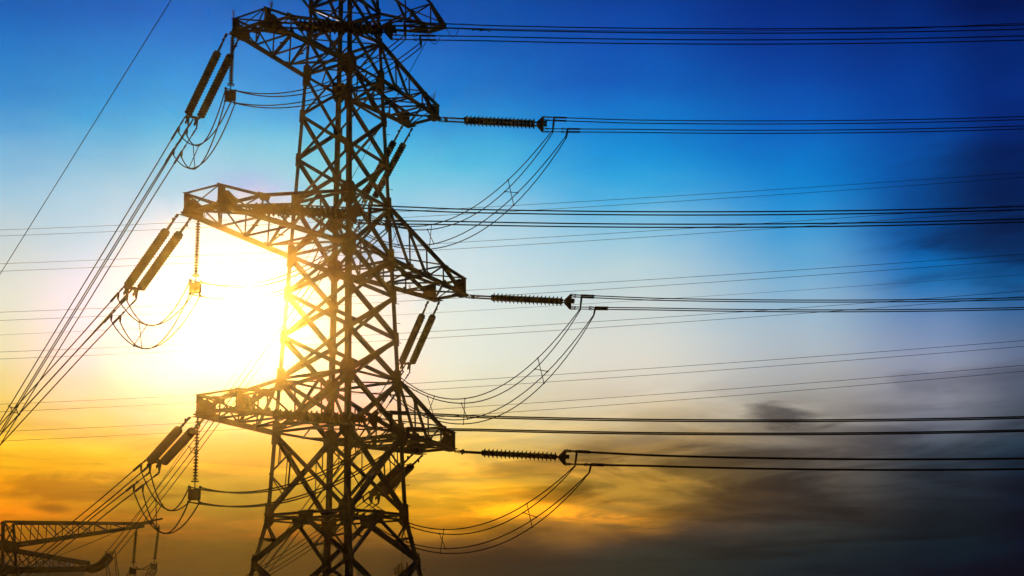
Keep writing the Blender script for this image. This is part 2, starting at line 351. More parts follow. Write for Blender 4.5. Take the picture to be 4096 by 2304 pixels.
for z in (0, 5.2, 8.6, 16.8, 20.4, 29.6, 32.4, 34.64, 37.9):
    mb = MB()
    for a, b in FACES:
        n = face_n(a, b); wd = .3 if z == 0 else .16
        A, B = leg_pt(a, z), leg_pt(b, z)
        (mb.tee if z == 0 else mb.angle)(A, B, wd, Z)
        if z == 0:
            mb.angle(A+V((0, 0, -.28)), B+V((0, 0, -.28)), .12, Z)
            m_ = (A+B)/2; mb.plate([m_+V((dx*(B-A).normalized().x, dx*(B-A).normalized().y, dz)) for dx, dz in ((-.62, .2), (.62, .2), (.45, -.62), (-.45, -.62))], n, .03)
    off_ = V((0, 0, -.05)) if z else V((0, 0, .1))
    M_ = {(a, b): (leg_pt(a, z)+leg_pt(b, z))/2+off_ for a, b in FACES}
    ms = [M_[('n', 'l')], M_[('n', 'r')], M_[('r', 'f')], M_[('l', 'f')]]
    if z in (0, 5.2, 16.8, 29.6):
        for i in range(4): mb.angle(ms[i], ms[(i+1) % 4], .1 if z else .14, Z)
    else: mb.angle(leg_pt('l', z)+off_*1.8, leg_pt('r', z)+off_*1.8, .1, Z)
    obj('diaphragm', mb, STEEL, tower)
# spread legs under the waist
zz = [0] + LOWLV
for a, b in FACES:
    n = face_n(a, b)
    for i in range(len(zz)-1):
        z0, z1 = zz[i+1], zz[i]; mb = MB(); s_ = n*-.04
        A0, A1, B0, B1 = leg_pt(a, z0), leg_pt(a, z1), leg_pt(b, z0), leg_pt(b, z1)
        if i == 0:
            m_ = (A1+B1)/2 + V((0, 0, -.3))
            for P, Q in ((A0, A1), (B0, B1)):
                mb.angle(m_, P, .27, Z.cross(n)); mb.angle((P+Q)/2, (m_+P)/2+s_, .12, Z); mb.angle(Q*.92+P*.08, (m_*.45+P*.55)+s_, .11, Z)
        else:
            mb.angle(A0, B1, .27, Z.cross(n)); mb.angle(B0+s_, A1+s_, .25, Z.cross(n))
            X = (A0+B1+B0+A1)/4
            mb.angle((A0+A1)/2, (A1+X)/2+s_, .1, Z); mb.angle((B0+B1)/2, (B1+X)/2+s_, .1, Z)
            if i > 1: mb.angle(A1+s_*2, B1+s_*2, .12, Z)
        obj('face_bracing', mb, STEEL, tower)
# gusset plates at the joints of the legs
for k in 'nlrf':
    for z in LV[:-1] + [-2.75]:
        big = z in (16.8, 29.6, 5.2, 20.4, 8.6, 0.0); r_ = .70 if big else .43
        if z > 30: r_ *= .8
        mb = MB(); p = leg_pt(k, z); sx, sy = SG[k]
        up_ = (leg_pt(k, z+.5)-p).normalized()
        for d, nn in ((V((-sx, 0, 0)), V((0, sy, 0))), (V((0, -sy, 0)), V((sx, 0, 0)))):
            c = p + nn*.022
            pts = [c-d*.08+up_*r_*1.05, c-d*.08-up_*r_*1.05, c+d*r_*.95+up_*r_*.62, c+d*r_*.95-up_*r_*.62, c+d*r_*.5+up_*r_*1.08, c+d*r_*.5-up_*r_*1.08]
            mb.plate(pts, nn, .03)
        obj('gusset_plate', mb, STEEL, tower)

# ------------------------------------------------------------------ cross-arms
ARM = {1: dict(hb=29.6, ht=32.4, a=9.39, e=1.34, xk=7.15, zk=30.8, zt=30.5),
       2: dict(hb=16.8, ht=20.4, a=12.76, e=1.34, xk=9.45, zk=18.15, zt=17.95),
       3: dict(hb=5.2, ht=8.6, a=10.90, e=1.52, xk=8.75, zk=6.45, zt=6.3)}
def crossarm(sx, hb, ht, a, e, xk, zk, zt, chord=.36, gw=False, zb_tip=None):
    zb_tip = hb if zb_tip is None else zb_tip
    g = group_part('crossarm', tower)
    w0, w1 = hw(hb), hw(ht)
    def bot(x, sy):
        t = (x-w0)/(a-w0); return V((sx*x, sy*(w0*RY + (e-w0*RY)*t), hb + (zb_tip-hb)*t))
    def top(x, sy):
        yk = bot(xk, sy).y
        if x <= xk:
            t = (x-w1)/(xk-w1); return V((sx*x, sy*w1*RY + (yk-sy*w1*RY)*t, ht + (zk-ht)*t))
        t = (x-xk)/(a-xk); return V((sx*x, yk + (sy*e-yk)*t, zk + (zt-zk)*t))
    n = 2 if gw else 3
    xs = [w0 + (xk-w0)*i/n for i in range(n+1)] + [a]
    for sy in (-1, 1):
        out = V((0, sy, 0))
        mb = MB(); mb.tee(bot(w0, sy), bot(a+.12, sy), chord, out); obj('bottom_chord', mb, STEEL, g)
        mb = MB(); mb.angle(top(w1, sy), top(xk, sy), chord*.62, out); mb.angle(top(xk, sy), top(a+.1, sy), chord*.5, out); obj('top_chord', mb, STEEL, g)
        mb = MB(); s_ = out*-.05                       # side lattice
        xt = [w1] + xs[1:]
        for i in range(1, n+1):
            mb.angle(bot(xs[i], sy)+s_, top(xs[i], sy)+s_, .125, out)
            mb.angle(top(xt[i-1], sy)+s_*2, bot(xs[i], sy)+s_*2, .15, out) if i < n else mb.angle(bot(xs[i-1], sy)+s_*2, top(xs[i], sy)+s_*2, .13, out)
        mb.angle(bot(a, sy), top(a, sy), .14, out); mb.angle(top(xk, sy)+s_, bot(a-.35, sy)+s_, .22, out); mb.angle(bot(xk, sy)+s_*2, top(a, sy)+s_*2, .12, out)
        mb.angle((bot(xk, sy)*.5+bot(a, sy)*.5)+s_, top(a, sy)+s_, .08, out)
        obj('side_lacing', mb, STEEL, g)
        if not gw:                                     # plates at the arm's end
            def pl(name, pts, nn=out, t=.03):
                mb = MB(); mb.plate(pts, nn, t); obj(name, mb, STEEL, g)
            p = bot(a, sy); q = top(a, sy)
            d = V((-sx, 0, 0)); h = q.z-p.z
            pl('end_plate', [p+d*1.5+Z*.0, p+d*.0-Z*.1, p+d*.12+Z*h*.66, p+d*.75+Z*h*.9, p+d*1.5+Z*h*.6])
            t_ = q+out*.03; pl('tip_plate', [t_+d*.5+Z*.02, t_-d*.06+Z*.08, t_-d*.06-Z*.45, t_+d*.4-Z*.38])
            t_ = top(xk, sy)+out*.04; pl('gusset_plate', [t_+d*.6+Z*.2, t_-d*.55+Z*.1, t_-d*.3-Z*.36, t_+d*.4-Z*.25])
            for xx in xs[1:n+1]:
                t_ = bot(xx, sy)+out*.05; pl('gusset_plate', [t_+d*.3, t_-d*.34, t_-d*.2+Z*.3, t_+d*.1+Z*.34, t_-Z*.17], t=.025)
            t_ = bot(a, sy); pl('anchor_plate', [t_+V((sx*.2, sy*.22, -.14)), t_+V((-sx*1.1, sy*.2, -.14)), t_+V((-sx*1.1, -sy*.45, -.14)), t_+V((sx*.2, -sy*.6, -.14))], Z)
    mb = MB()                                          # floor and roof lattices between the chords
    dn = V((0, 0, .06))
    for i in range(1, len(xs)):
        L0, R0, L1, R1 = bot(xs[i-1], 1), bot(xs[i-1], -1), bot(xs[i], 1), bot(xs[i], -1)
        mb.angle(L1+dn, R1+dn, .15, Z)
        if i == len(xs)-1: mb.tee(L1-dn*.4, R1-dn*.4, .3, Z)
        mb.angle(L0+dn*1.6, R1+dn*1.6, .13, Z)
        if i in (1, len(xs)-1): mb.angle(R0+dn*2.3, L1+dn*2.3, .12, Z)
        if not gw and i <= n:
            m_ = (L0+R0+L1+R1)/4 + dn*2; mb.plate([m_+V((x_, y_, 0)) for x_, y_ in ((-.2, -.14), (.2, -.14), (.2, .14), (-.2, .14))], Z, .02)
        x0 = w1 if i == 1 else xs[i-1]
        if i >= n:
            m2 = MB(); m2.angle(top(xs[i], 1), top(xs[i], -1), .13, Z); obj('top_strut', m2, STEEL, g)
        if i != 2: m2 = MB(); m2.angle(top(x0, 1)+dn, top(xs[i], -1)+dn, .1, Z); obj('top_diagonal', m2, STEEL, g)
    obj('bottom_lacing', mb, STEEL, g)
    for nm, xx in (('end_frame', a),):               # cross bracing of the end frame
        mb = MB(); mb.angle(bot(xx, 1), top(xx, -1), .085, Z); mb.angle(bot(xx, -1)+V((sx*.03, 0, 0)), top(xx, 1)+V((sx*.03, 0, 0)), .085, Z); obj(nm, mb, STEEL, g)
    return g, bot, top
ARMS = {}
for lv, d in ARM.items():
    for sx in (-1, 1): ARMS[lv, sx] = crossarm(sx, **d)
gB = at_y(1778, 112, -.75); gA = at_y(1722, 128, .75)
GWA = (gA.x+gB.x)/2; GWZ = (gA.z+gB.z)/2
for sx in (-1, 1): ARMS[0, sx] = crossarm(sx, 34.64, 39.6, GWA, .75, GWA*.8, GWZ+1.0, GWZ+.25, .22, True, GWZ)

# dry tufts (old nesting stalks) caught on the arms
for k, (lv, sx, xx, sy, n) in enumerate(((1, -1, 8.9, -1, 7), (1, -1, 9.6, 1, 4), (1, 1, 8.7, -1, 6), (2, -1, 11.0, 1, 7), (3, -1, 9.9, -1, 7), (2, 1, 10.0, 1, 6))):
    g, bot, top = ARMS[lv, sx]; mb = MB(); p = top(min(xx, ARM[lv]['a']), sy) if k < 3 else bot(xx, sy)
    for j in range(n):
        a_ = random.uniform(0, 2*pi); t_ = random.uniform(.1, .45); L_ = random.uniform(.35, .8)
        q = p + V((cos(a_)*sin(t_), sin(a_)*sin(t_), cos(t_)))*L_
        mb.tube([p, p*.4+q*.6+V((0, 0, .02)), q], [.012, .02, .006], 4)
        if random.random() < .6: mb.tube([q, q+(q-p).normalized()*.14], [.03, .008], 4)
    obj('twig_tuft', mb, STRAW, g)

# ------------------------------------------------------------------ insulators
def disc_string(n, per, rb, rs, core, seg=20):
    mb = MB(); pts = []; rr = []
    def add(x, r): pts.append(V((x, 0, 0))); rr.append(r)
    add(0, .03); add(.05, .07)
    for i in range(n):
        x = .08 + i*per
        for f_, r in ((0, core), (.06, core*1.25), (.07, rs), (.13, rs*.985), (.18, core*1.5), (.40, core*1.3), (.44, rb*.45), (.62, rb*.80), (.80, rb), (.86, rb*.99), (.88, rb*.55), (.93, core*1.1)):
            add(x + f_*per, r)
    x = .08 + n*per; add(x, core); add(x+.05, .07); add(x+.1, .03)
    mb.tube(pts, rr, seg); return mb, x + .1
mb_, LS = disc_string(18, .290, .285, .16, .105)
LONG = mesh('insulator_string', mb_, PORC)
mb_, LD = disc_string(21, .246, .28, .25, .16)
DENSE = mesh('insulator_string', mb_, PORC)
mb_, LJ = disc_string(19, .178, .155, .085, .034, 16)
HANG = mesh('insulator_string', mb_, PORC)
def aim(p, d, roll=0.):
    d = d.normalized(); y = Z.cross(d); y.normalize(); z = d.cross(y)
    return Matrix(((d.x, y.x, z.x, p.x), (d.y, y.y, z.y, p.y), (d.z, y.z, z.z, p.z), (0, 0, 0, 1)))
SEP = .34                                             # half the distance between twin strings
def tension_set(p, d, label, group, link=1.8, me=None, LS=LS, total=None, SEP=.34):
    """twin string from p along d; returns the point where the yoke plate ends"""
    d = d.normalized(); h = V((-d.y, d.x, 0)).normalized(); v = d.cross(h)
    if v.z < 0: v = -v
    k_ = (total-link-.52)/LS if total else 1.
    t = thing('tension_insulator', p, label, 'insulator', group)
    for s in (-1, 1):
        q = p + h*(SEP*s)
        mb = MB(); mb.box(q-d*.05, q+d*.24, .05, .17, v); mb.torus(q+d*.30, h, .07, .025, 14, 5)
        mb.box(q+d*.34, q+d*.80, .07, .11, v); mb.box(q+d*.42, q+d*.70, .14, .05, v); mb.ball(q+d*.82, .07, 8, d); mb.box(q+d*.82, q+d*(link+.02), .09, .13, v)
        mb.plate([q+d*.36+v*.08, q+d*.50+v*.24*s, q+d*.62+v*.22*s, q+d*.66+v*.05], h, .03)
        obj('link_hardware', mb, IRON, t)
        inst('insulator_string', me or LONG, t, aim(q+d*link, d) @ Matrix.Diagonal((k_, 1, 1, 1)))
    y0 = p + d*(link+LS*k_)
    mb = MB()
    for s in (-1, 1): mb.box(y0+h*(SEP*s)-d*.02, y0+d*.14+h*(SEP*s*.97), .06, .12, v)
    mb.box(y0+d*.12-h*.42, y0+d*.12+h*.42, .2, .04, d)
    for s in (-1, 1):                                # one upright triangular plate under each pair of cables
        c = y0 + h*(.30*s)
        mb.plate([c+d*.05+v*.08, c+d*.05-v*.08, c+d*.46+v*.52, c+d*.56+v*.50, c+d*.46-v*.52, c+d*.56-v*.50], h, .035)
        mb.box(c+d*.5+v*.06, c+d*.8+v*.06, .22, .03, v)
    obj('yoke_plate', mb, IRON, t)
    return y0 + d*.52, h, v
def lerp(a, b, t): return a*(1-t) + b*t
SUBS = [(-1, 1), (1, 1), (-1, -1), (1, -1)]            # (side, up/down) of the four cables of a bundle
def spacer(parent, pts):
    mb = MB(); c = sum(pts, V((0, 0, 0)))/4
    q = [pts[0], pts[1], pts[3], pts[2]]
    for i in range(4):
        mb.ball(q[i], .075, 8); m_ = lerp(q[i], c, .38); mb.tube([q[i], m_], [.03, .045], 6); mb.tube([m_, lerp(q[(i+1) % 4], c, .38)], .035, 6)
    obj('spacer', mb, IRON, parent, True)
def xspacer(parent, pts):
    mb = MB()
    for i, j in ((0, 3), (1, 2)): mb.tube([pts[i], pts[j]], .028, 6)
    for p in pts: mb.ball(p, .07, 8)
    obj('spacer', mb, IRON, parent, True)
RC = .039
def bundle(start, h, v, path, label, group, sp=(), short=.72, long_=1.75):
    """four cables from the yoke along path(s); returns the four jumper lugs"""
    t = thing('conductor_bundle', start, label, 'power cable', group); lugs = []
    for s, u_ in SUBS:
        o_ = h*(.30*s) + v*(.46*u_); k = .33/.46
        def P(x):
            f_ = min(1, x/6.); return path(x) + h*(.30*s) + v*(.46*u_)*lerp(1, .80, f_)
        L0 = short if u_ > 0 else long_
        mb = MB(); xs = [L0 + (i/40)**1.6*(path.L-L0) for i in range(41)]
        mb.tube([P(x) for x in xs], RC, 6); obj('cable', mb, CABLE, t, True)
        mb = MB()
        mb.torus(P(.10), h, .065, .03, 12, 5); mb.tube([P(.16), P(.30)], .045, 6); mb.ball(P(.32), .075, 6)
        if u_ > 0: mb.box(P(.32), P(.62), .06, .10, v)
        else:
            mb.box(P(.32), P(.62), .05, .09, v); mb.tube([P(.62), P(L0-.34)], .034, 6); mb.torus(P(L0-.24), h, .065, .03, 12, 5); mb.ball(P(L0-.36), .07, 6)
        mb.tube([P(L0-.16), P(L0), P(L0+.05), P(L0+.95), P(L0+1.02)], [.04, .045, .075, .075, .044], 8)
        obj('dead_end_clamp', mb, IRON, t); lugs.append(P(L0+.06))
    for x in sp:
        spacer(t, [path(x) + h*(.30*s)*1.1 + v*(.40*u_) for s, u_ in SUBS])
    return lugs
class Path:
    def __init__(s, p, d, k, L): s.p, s.d, s.k, s.L = p, d, k, L
    def __call__(s, x): return s.p + s.d*x + Z*(s.k*x*x)
LEVEL = {1: 'topmost', 2: 'middle', 3: 'lowest'}; SIDE = {-1: 'left', 1: 'right'}
D1 = V((cos(radians(-59.07)), sin(radians(-59.07)), -.079)); K1 = .00091
D2P = {(1, -1): (76, -.8784, .0053, 50), (2, -1): (76, -.5756, .0057, 46), (3, -1): (76, -.5112, .0073, 40),
       (1, 1): (70, -.6484, .0021, 50), (2, 1): (72, -.82, .002, 44), (3, 1): (72, -.39, .002, 44)}
EDGE = {(1, 1): 491, (2, 1): 1214, (3, 1): 1855, (1, -1): 130, (2, -1): 857, (3, -1): 1696}
YOKE = {(1, -1): (765, 487), (2, -1): (521, 1171), (3, -1): (614, 1862), (1, 1): (1468, 806), (2, 1): (1620, 1468), (3, 1): (1495, 1990)}
FARP = {(1, -1): ((400, 1081), (8, 1721)), (2, -1): ((219, 1500), (0, 1740)), (3, -1): ((338, 2087), (166, 2224)),
        (1, 1): ((793.5, 1770), (444, 2217)), (2, 1): ((1330, 1905), (1071, 2256)), (3, 1): ((1267, 2153), (1059, 2285))}
def in_plane(p, hd, X, Y):
    """distance along hd and height where the survey ray meets the upright plane through p along hd"""
    n = V((-hd.y, hd.x, 0)); d = ray(X, Y); q = CAM + d*((p-CAM).dot(n)/d.dot(n)); return (q-p).dot(hd)/hd.length_squared, q.z
def reach(p, X, Y, L):
    """point on the survey ray at distance L from p, the farther one"""
    d = ray(X, Y).normalized(); t = (p-CAM).dot(d); h2 = (CAM+d*t-p).length_squared
    return CAM + d*(t + math.sqrt(max(0, L*L-h2)))
LUG1, LUG2 = {}, {}
ENDD = {}
for lv in (1, 2, 3):
    for sx in (-1, 1):
        d = ARM[lv]; tipB = V((sx*(d['a']-.1), -d['e']-.1, d['hb']-.2)); tipA = V((sx*(d['a']-.1), d['e']+.1, d['hb']-.2))
        an = f"{LEVEL[lv]} {SIDE[sx]} arm"
        e1 = V((D1.x, D1.y, -.075))
        y, h, v = tension_set(tipB, e1, f"twin dark insulator string pulled level to the right from the {an}", 'level tension insulators')
        hd = V((D1.x, D1.y, 0)); s_, z_ = in_plane(y, hd, 4096, EDGE[lv, sx])
        LUG1[lv, sx] = bundle(y, h, v, Path(y, V((D1.x, D1.y, (z_-y.z)/s_ - K1*s_)), K1, 66), f"four parallel cables running level to the right edge from the {an}", 'cables leaving to the right')
        a_, m_, k_, L_ = D2P[lv, sx]; a_ = radians(a_)
        tot = {(3, -1): 5.9, (3, 1): 6.2}.get((lv, sx), 7.2); yp = reach(tipA, *YOKE[lv, sx], tot); e2 = (yp-tipA)
        y, h, v = tension_set(tipA, e2, f"twin dark insulator string slanting down to the left from the {an}", 'slanting tension insulators', 1.4, DENSE, LD, tot, .43)
        hd = V((cos(a_), sin(a_), 0)); h = V((-hd.y, hd.x, 0))
        (sa, za), (sb, zb_) = (in_plane(y, hd, *q) for q in FARP[lv, sx])
        za, zb_ = za-y.z, zb_-y.z; k_ = (zb_/sb - za/sa)/(sb-sa); m_ = za/sa - k_*sa; sy_ = 6.
        v = h.cross(V((hd.x, hd.y, m_)).normalized()); v = v if v.z > 0 else -v
        pth = Path(y, V((hd.x, hd.y, m_)), k_, L_)
        print('PATH', lv, sx, round(m_, 3), round(k_, 4), 's', round(sa, 1), round(sb, 1))
        spx = {(1, -1): (30-sy_,), (2, -1): (), (3, -1): (), (1, 1): (29.6,), (2, 1): (15.5,), (3, 1): ()}[lv, sx]
        LUG2[lv, sx] = bundle(y, h, v, pth, f"four cables slanting down to the lower left from the {an}", 'cables leaving to the lower left', spx)
        ENDD[lv, sx] = pth
        print('DEADEND', lv, sx, y)

# ------------------------------------------------------------------ jumpers
def hang(a, b, sag, n=28, bulge=None):
    out = []
    for i in range(n+1):
        t = i/n; p = lerp(a, b, t) - Z*(4*sag*t*(1-t))
        if bulge: p = p + bulge*(4*t*(1-t))
        out.append(p)
    return out
def lug(mb, p, q):
    mb.tube([p, lerp(p, q, .55), q], [.075, .07, .05], 8)
def jumper_right(lv, sag, label, sps=(.22, .62, .8)):
    t = thing('jumper_cables', lerp(LUG1[lv, 1][0], LUG2[lv, 1][0], .5), label, 'jumper cables', 'slack jumper cables')
    curves = []
    for i in range(4):
        a, b = LUG1[lv, 1][i], LUG2[lv, 1][i]
        da = 1.0 if SUBS[i][1] > 0 else .55
        a2 = a + V((-.1, .1, -da)); b2 = b - Z*.35
        sg = sag + (.45 if SUBS[i][1] < 0 else 0.0)
        c = [a] + hang(a2, b2, sg, 28, D1*(.27*SUBS[i][0]) - Z*(.16*SUBS[i][0])) + [b]
        mb = MB(); mb.tube(c[1:-1], RC, 6); lug(mb, a, a2); lug(mb, b, b2); obj('cable', mb, CABLE, t, True); curves.append(c[1:-1])
    for f_ in sps:
        xspacer(t, [c[int(f_*28)+(i % 2)] for i, c in enumerate(curves)])
SAGR = {1: 3.9, 2: 4.0, 3: 3.3}
for lv in (1, 2, 3):
    jumper_right(lv, SAGR[lv], f"slack loop of four cables hanging beneath the {LEVEL[lv]} right arm")
HANGTOP = {1: (931, 140, 340), 2: (793, 882, 1104), 3: (791, 1672, 1927)}
SAGL = {1: (1.65, 2.0), 2: (1.6, 2.1), 3: (1.5, 1.8)}
def counterweight(t, c, ux, uy, sc_=1.):
    """weight block with four cable clamps; returns the clamp points"""
    mb = MB(); hx, hz = .33*sc_, .30*sc_; r = .05
    poly = [(-hx+r, -hz), (hx-r, -hz), (hx, -hz+r), (hx*.97, hz-r), (hx-r, hz), (-hx+r, hz), (-hx*.97, hz-r), (-hx, -hz+r)]
    mb.prism(poly, c-uy*.12*sc_, c+uy*.12*sc_, ux, Z)
    for k in range(5): mb.prism([(x*.985, y*.985) for x, y in poly], c+uy*(-.16+.08*k)*sc_-uy*.012, c+uy*(-.16+.08*k)*sc_+uy*.012, ux, Z)
    w_ = obj('counterweight', mb, IRON, t); pts = []
    for s, u_ in SUBS:
        q = c + ux*(.26*s*sc_) + Z*(.42*u_*sc_) + uy*(.2*s*sc_)
        mb = MB(); mb.tube([c+ux*(.2*s*sc_)+Z*(.26*u_*sc_), q], .05*sc_, 6); mb.ball(q, .09*sc_, 8); obj('cable_clamp', mb, IRON, w_, True); pts.append(q)
    return pts
def jumper_string(top_, bot_, label, group, sc_=1., n=1):
    t = thing('jumper_insulator', top_, label, 'insulator', group)
    L_ = (top_-bot_).length; d = (bot_-top_).normalized()
    mb = MB(); mb.tube([top_+Z*.16, top_-Z*.02], .03, 6); mb.ball(top_, .06, 6); obj('hook', mb, IRON, t, True)
    k = L_/LJ; M = aim(top_, d if abs(d.z) < .9999 else (d+V((.001, 0, 0)))) @ Matrix.Diagonal((k, sc_, sc_, 1))
    inst('insulator_string', HANG, t, M)
    mb = MB(); mb.torus(bot_+Z*.02, Z, .2*sc_, .028*sc_, 24, 6); mb.tube([bot_-rt0*.2*sc_+Z*.02, bot_+rt0*.2*sc_+Z*.02], .02*sc_, 6); obj('corona_ring', mb, IRON, t, True)
    c = bot_ - Z*(.72*sc_)
    mb = MB(); mb.tube([bot_+Z*.02, c+Z*.25*sc_], .035*sc_, 6); obj('hanger', mb, IRON, t, True)
    return t, c
for lv in (1, 2, 3):
    X_, y0, y1 = HANGTOP[lv]; p = at_z(X_, y0, ARM[lv]['hb']-.2)
    lo, hi = p.z-8, p.z
    for _ in range(50):
        m_ = (lo+hi)/2; q = V((p.x, p.y, m_))-CAM; yy = 1152-FPX*q.dot(up)/q.dot(fw)
        if yy > y1: lo = m_
        else: hi = m_
    t, c = jumper_string(p, V((p.x, p.y, hi)), f"slim hanging insulator with square weight under the {LEVEL[lv]} left arm", 'hanging jumper insulators')
    cl = counterweight(t, c, rt0, V((fw.x, fw.y, 0)).normalized())
    t = thing('jumper_cables', c, f"four slack cables looping through the square weight under the {LEVEL[lv]} left arm", 'jumper cables', 'slack jumper cables')
    cur = []
    for i in range(4):
        a, b = LUG1[lv, -1][i], LUG2[lv, -1][i]; s1, s2 = SAGL[lv]
        a2 = a - Z*(.9 if SUBS[i][1] > 0 else .5); b2 = b - Z*.4
        c1_ = hang(a2, cl[i], s1); c2_ = hang(cl[i], b2, s2 + (.3 if SUBS[i][1] < 0 else 0))
        mb = MB(); mb.tube(c1_ + c2_[1:], RC, 6); lug(mb, a, a2); lug(mb, b, b2); obj('cable', mb, CABLE, t, True); cur.append(c2_)
    xspacer(t, [c_[18+(i % 2)*2] for i, c_ in enumerate(cur)])

# ------------------------------------------------------------------ ground wires
def wire(name, pts, r, label, cat, group=None, dampers=()):
    mb = MB(); mb.tube(pts, r, 6); t = obj(name, mb, CABLE, None, True); tag(t, label, cat, group)
    for p, d in dampers:
        mb = MB(); mb.tube([p-d*.28-Z*.12, p-d*.1-Z*.10, p+d*.1-Z*.10, p+d*.28-Z*.12], .012, 5); mb.tube([p, p-Z*.11], .03, 5)
        for s in (-1, 1): mb.tube([p+d*(.22*s)-Z*.12, p+d*(.36*s)-Z*.13], .05, 6)
        obj('vibration_damper', mb, IRON, t, True)
    return t
for sx in (-1, 1):
    g, bot, top = ARMS[0, sx]
    b = bot(GWA, -1); pts = [b + D1*s + Z*(.0009*s*s + .02*s) for s in (0, 1, 2, 5, 10, 20, 35, 62)]
    dd = D1.normalized(); lo_ = [b + dd*(.9+.02*0) , b + dd*.95 - Z*.45, b+dd*.6-Z*.85, b+dd*.25-Z*.45, b+dd*.1]
    t = wire('ground_wire', pts, .03, f"thin single wire running right from the {SIDE[sx]} end of the summit arm", 'ground wire', 'ground wires at the tower top', [(pts[1]+dd*1.4, dd), (pts[1]+dd*2.1, dd)] if sx > 0 else [])
    mb = MB(); mb.tube(hang(b+dd*.1, b+dd*1.05, .75, 14), .024, 6); mb.tube([b+dd*.9, b+dd*3.2], .036, 6); obj('bonding_loop', mb, CABLE, t, True)
gt = ARMS[0, 1][1](GWA, 1)
def spline_wire(pxs, deps, n=40):
    P = [at_d(x, y, d) for (x, y), d in zip(pxs, deps)]; out = []
    for i in range(n+1):
        t = i/n*(len(P)-1); k = min(int(t), len(P)-2); f_ = t-k
        p0, p1, p2, p3 = P[max(k-1, 0)], P[k], P[k+1], P[min(k+2, len(P)-1)]
        out.append(.5*((2*p1) + (p2-p0)*f_ + (2*p0-5*p1+4*p2-p3)*f_*f_ + (3*p1-p0-3*p2+p3)*f_**3))
    return out
dg = (gt-CAM).dot(fw)
pg = [(1722, 134), (1409, 711), (1277, 950), (985, 1424), (537, 2085)]
pp = spline_wire(pg, (dg, dg+13, dg+18, dg+27, 131))
pp[0] = gt
dd = (pp[3]-pp[1]).normalized()
t = wire('ground_wire', pp, .026, 'thin single wire dropping down left from the right end of the summit arm', 'ground wire', 'ground wires at the tower top', [(lerp(pp[3], pp[4], .5), dd), (lerp(pp[4], pp[5], .1), dd)])
mb = MB(); mb.tube(hang(gt+V((-.1, .1, -.1)), gt+V((.8, -.5, -.1)), .8, 14), .024, 6); obj('bonding_loop', mb, CABLE, t, True)
gl = ARMS[0, -1][1](GWA, 1); dl = (gl-CAM).dot(fw)
p1 = at_d(684, 0, dl+6); p2 = at_d(0, 1097, dl+22)
gpts = [lerp(gl, p1, k/5) for k in range(5)] + [lerp(p1, p2, k/8) for k in range(13)]
wire('ground_wire', gpts, .028, 'lone thin wire crossing the upper left corner steeply', 'ground wire', 'ground wires at the tower top')

# ------------------------------------------------------------------ line far behind
FAR = [[(0, 920), (400, 903.5), (1700, 841), (2700, 784.5), (3500, 732), (4096, 690)], [(0, 944), (400, 928), (1700, 865), (2700, 806), (3500, 752.5), (4096, 709)],
       [(0, 1055), (400, 1039), (1700, 977), (2700, 917), (3500, 863), (4096, 818)], [(0, 1085), (400, 1069), (1700, 1003), (2700, 941), (3500, 883), (4096, 839)],
       [(0, 1249), (400, 1233), (1875, 1161), (2700, 1112), (3500, 1059), (4096, 1016)], [(0, 1282), (400, 1266), (1875, 1189), (2700, 1139), (3500, 1084), (4096, 1040)],
       [(0, 1408), (400, 1391), (1600, 1333), (2600, 1274), (3500, 1209), (4096, 1164)], [(0, 1436), (400, 1420), (1600, 1359), (2600, 1298), (3500, 1230), (4096, 1185)],
       [(0, 1617), (400, 1599), (1620, 1535.5), (2600, 1474.7), (3500, 1407), (4096, 1362)], [(0, 1647), (400, 1629), (1620, 1564), (2600, 1501), (3500, 1433), (4096, 1385)],
       [(0, 1726), (576, 1699.7), (1690, 1640), (2600, 1580), (3500, 1512), (4096, 1461)], [(0, 1764.5), (576, 1737), (1690, 1671), (2600, 1610), (3500, 1537), (4096, 1485)],
       [(0, 1340), (400, 1322), (1700, 1253), (2600, 1199), (3500, 1141), (4096, 1098)]]
ORD = ['highest', 'second', 'third', 'fourth', 'fifth', 'lowest']
for i, f_ in enumerate(FAR):
    # straight run in plan from left-far to right-near with a slack parabola in height, fitted to the survey points
    Pl, Pr = at_d(*f_[0], 200.), at_d(*f_[-1], 172.)
    pts = []
    mid = []
    for (x, y) in f_[1:-1]:
        d_ = ray(x, y); # intersection of the vertical plane through Pl, Pr with the ray
        nrm = (Pr-Pl).cross(Z); k = (Pl-CAM).dot(nrm)/d_.dot(nrm); q = CAM+d_*k
        t_ = (q-Pl).dot(Pr-Pl)/(Pr-Pl).length_squared; mid.append((t_, q.z-lerp(Pl, Pr, t_).z))
    kk = sum(t*(1-t)*z for t, z in mid)/sum((t*(1-t))**2 for t, z in mid)
    for j in range(49):
        t_ = -.12 + 1.24*j/48; pts.append(lerp(Pl, Pr, t_) + Z*(kk*t_*(1-t_)))
    lab = (f"{'upper' if i % 2 == 0 else 'lower'} thin wire of the {ORD[i//2]} far-off pair crossing behind the tower" if i < 12 else 'faint single far-off wire crossing between the third and fourth pairs')
    wire('distant_wire', pts, .030 if i < 12 else .02, lab, 'overhead wire', 'thin wires of the line far behind')

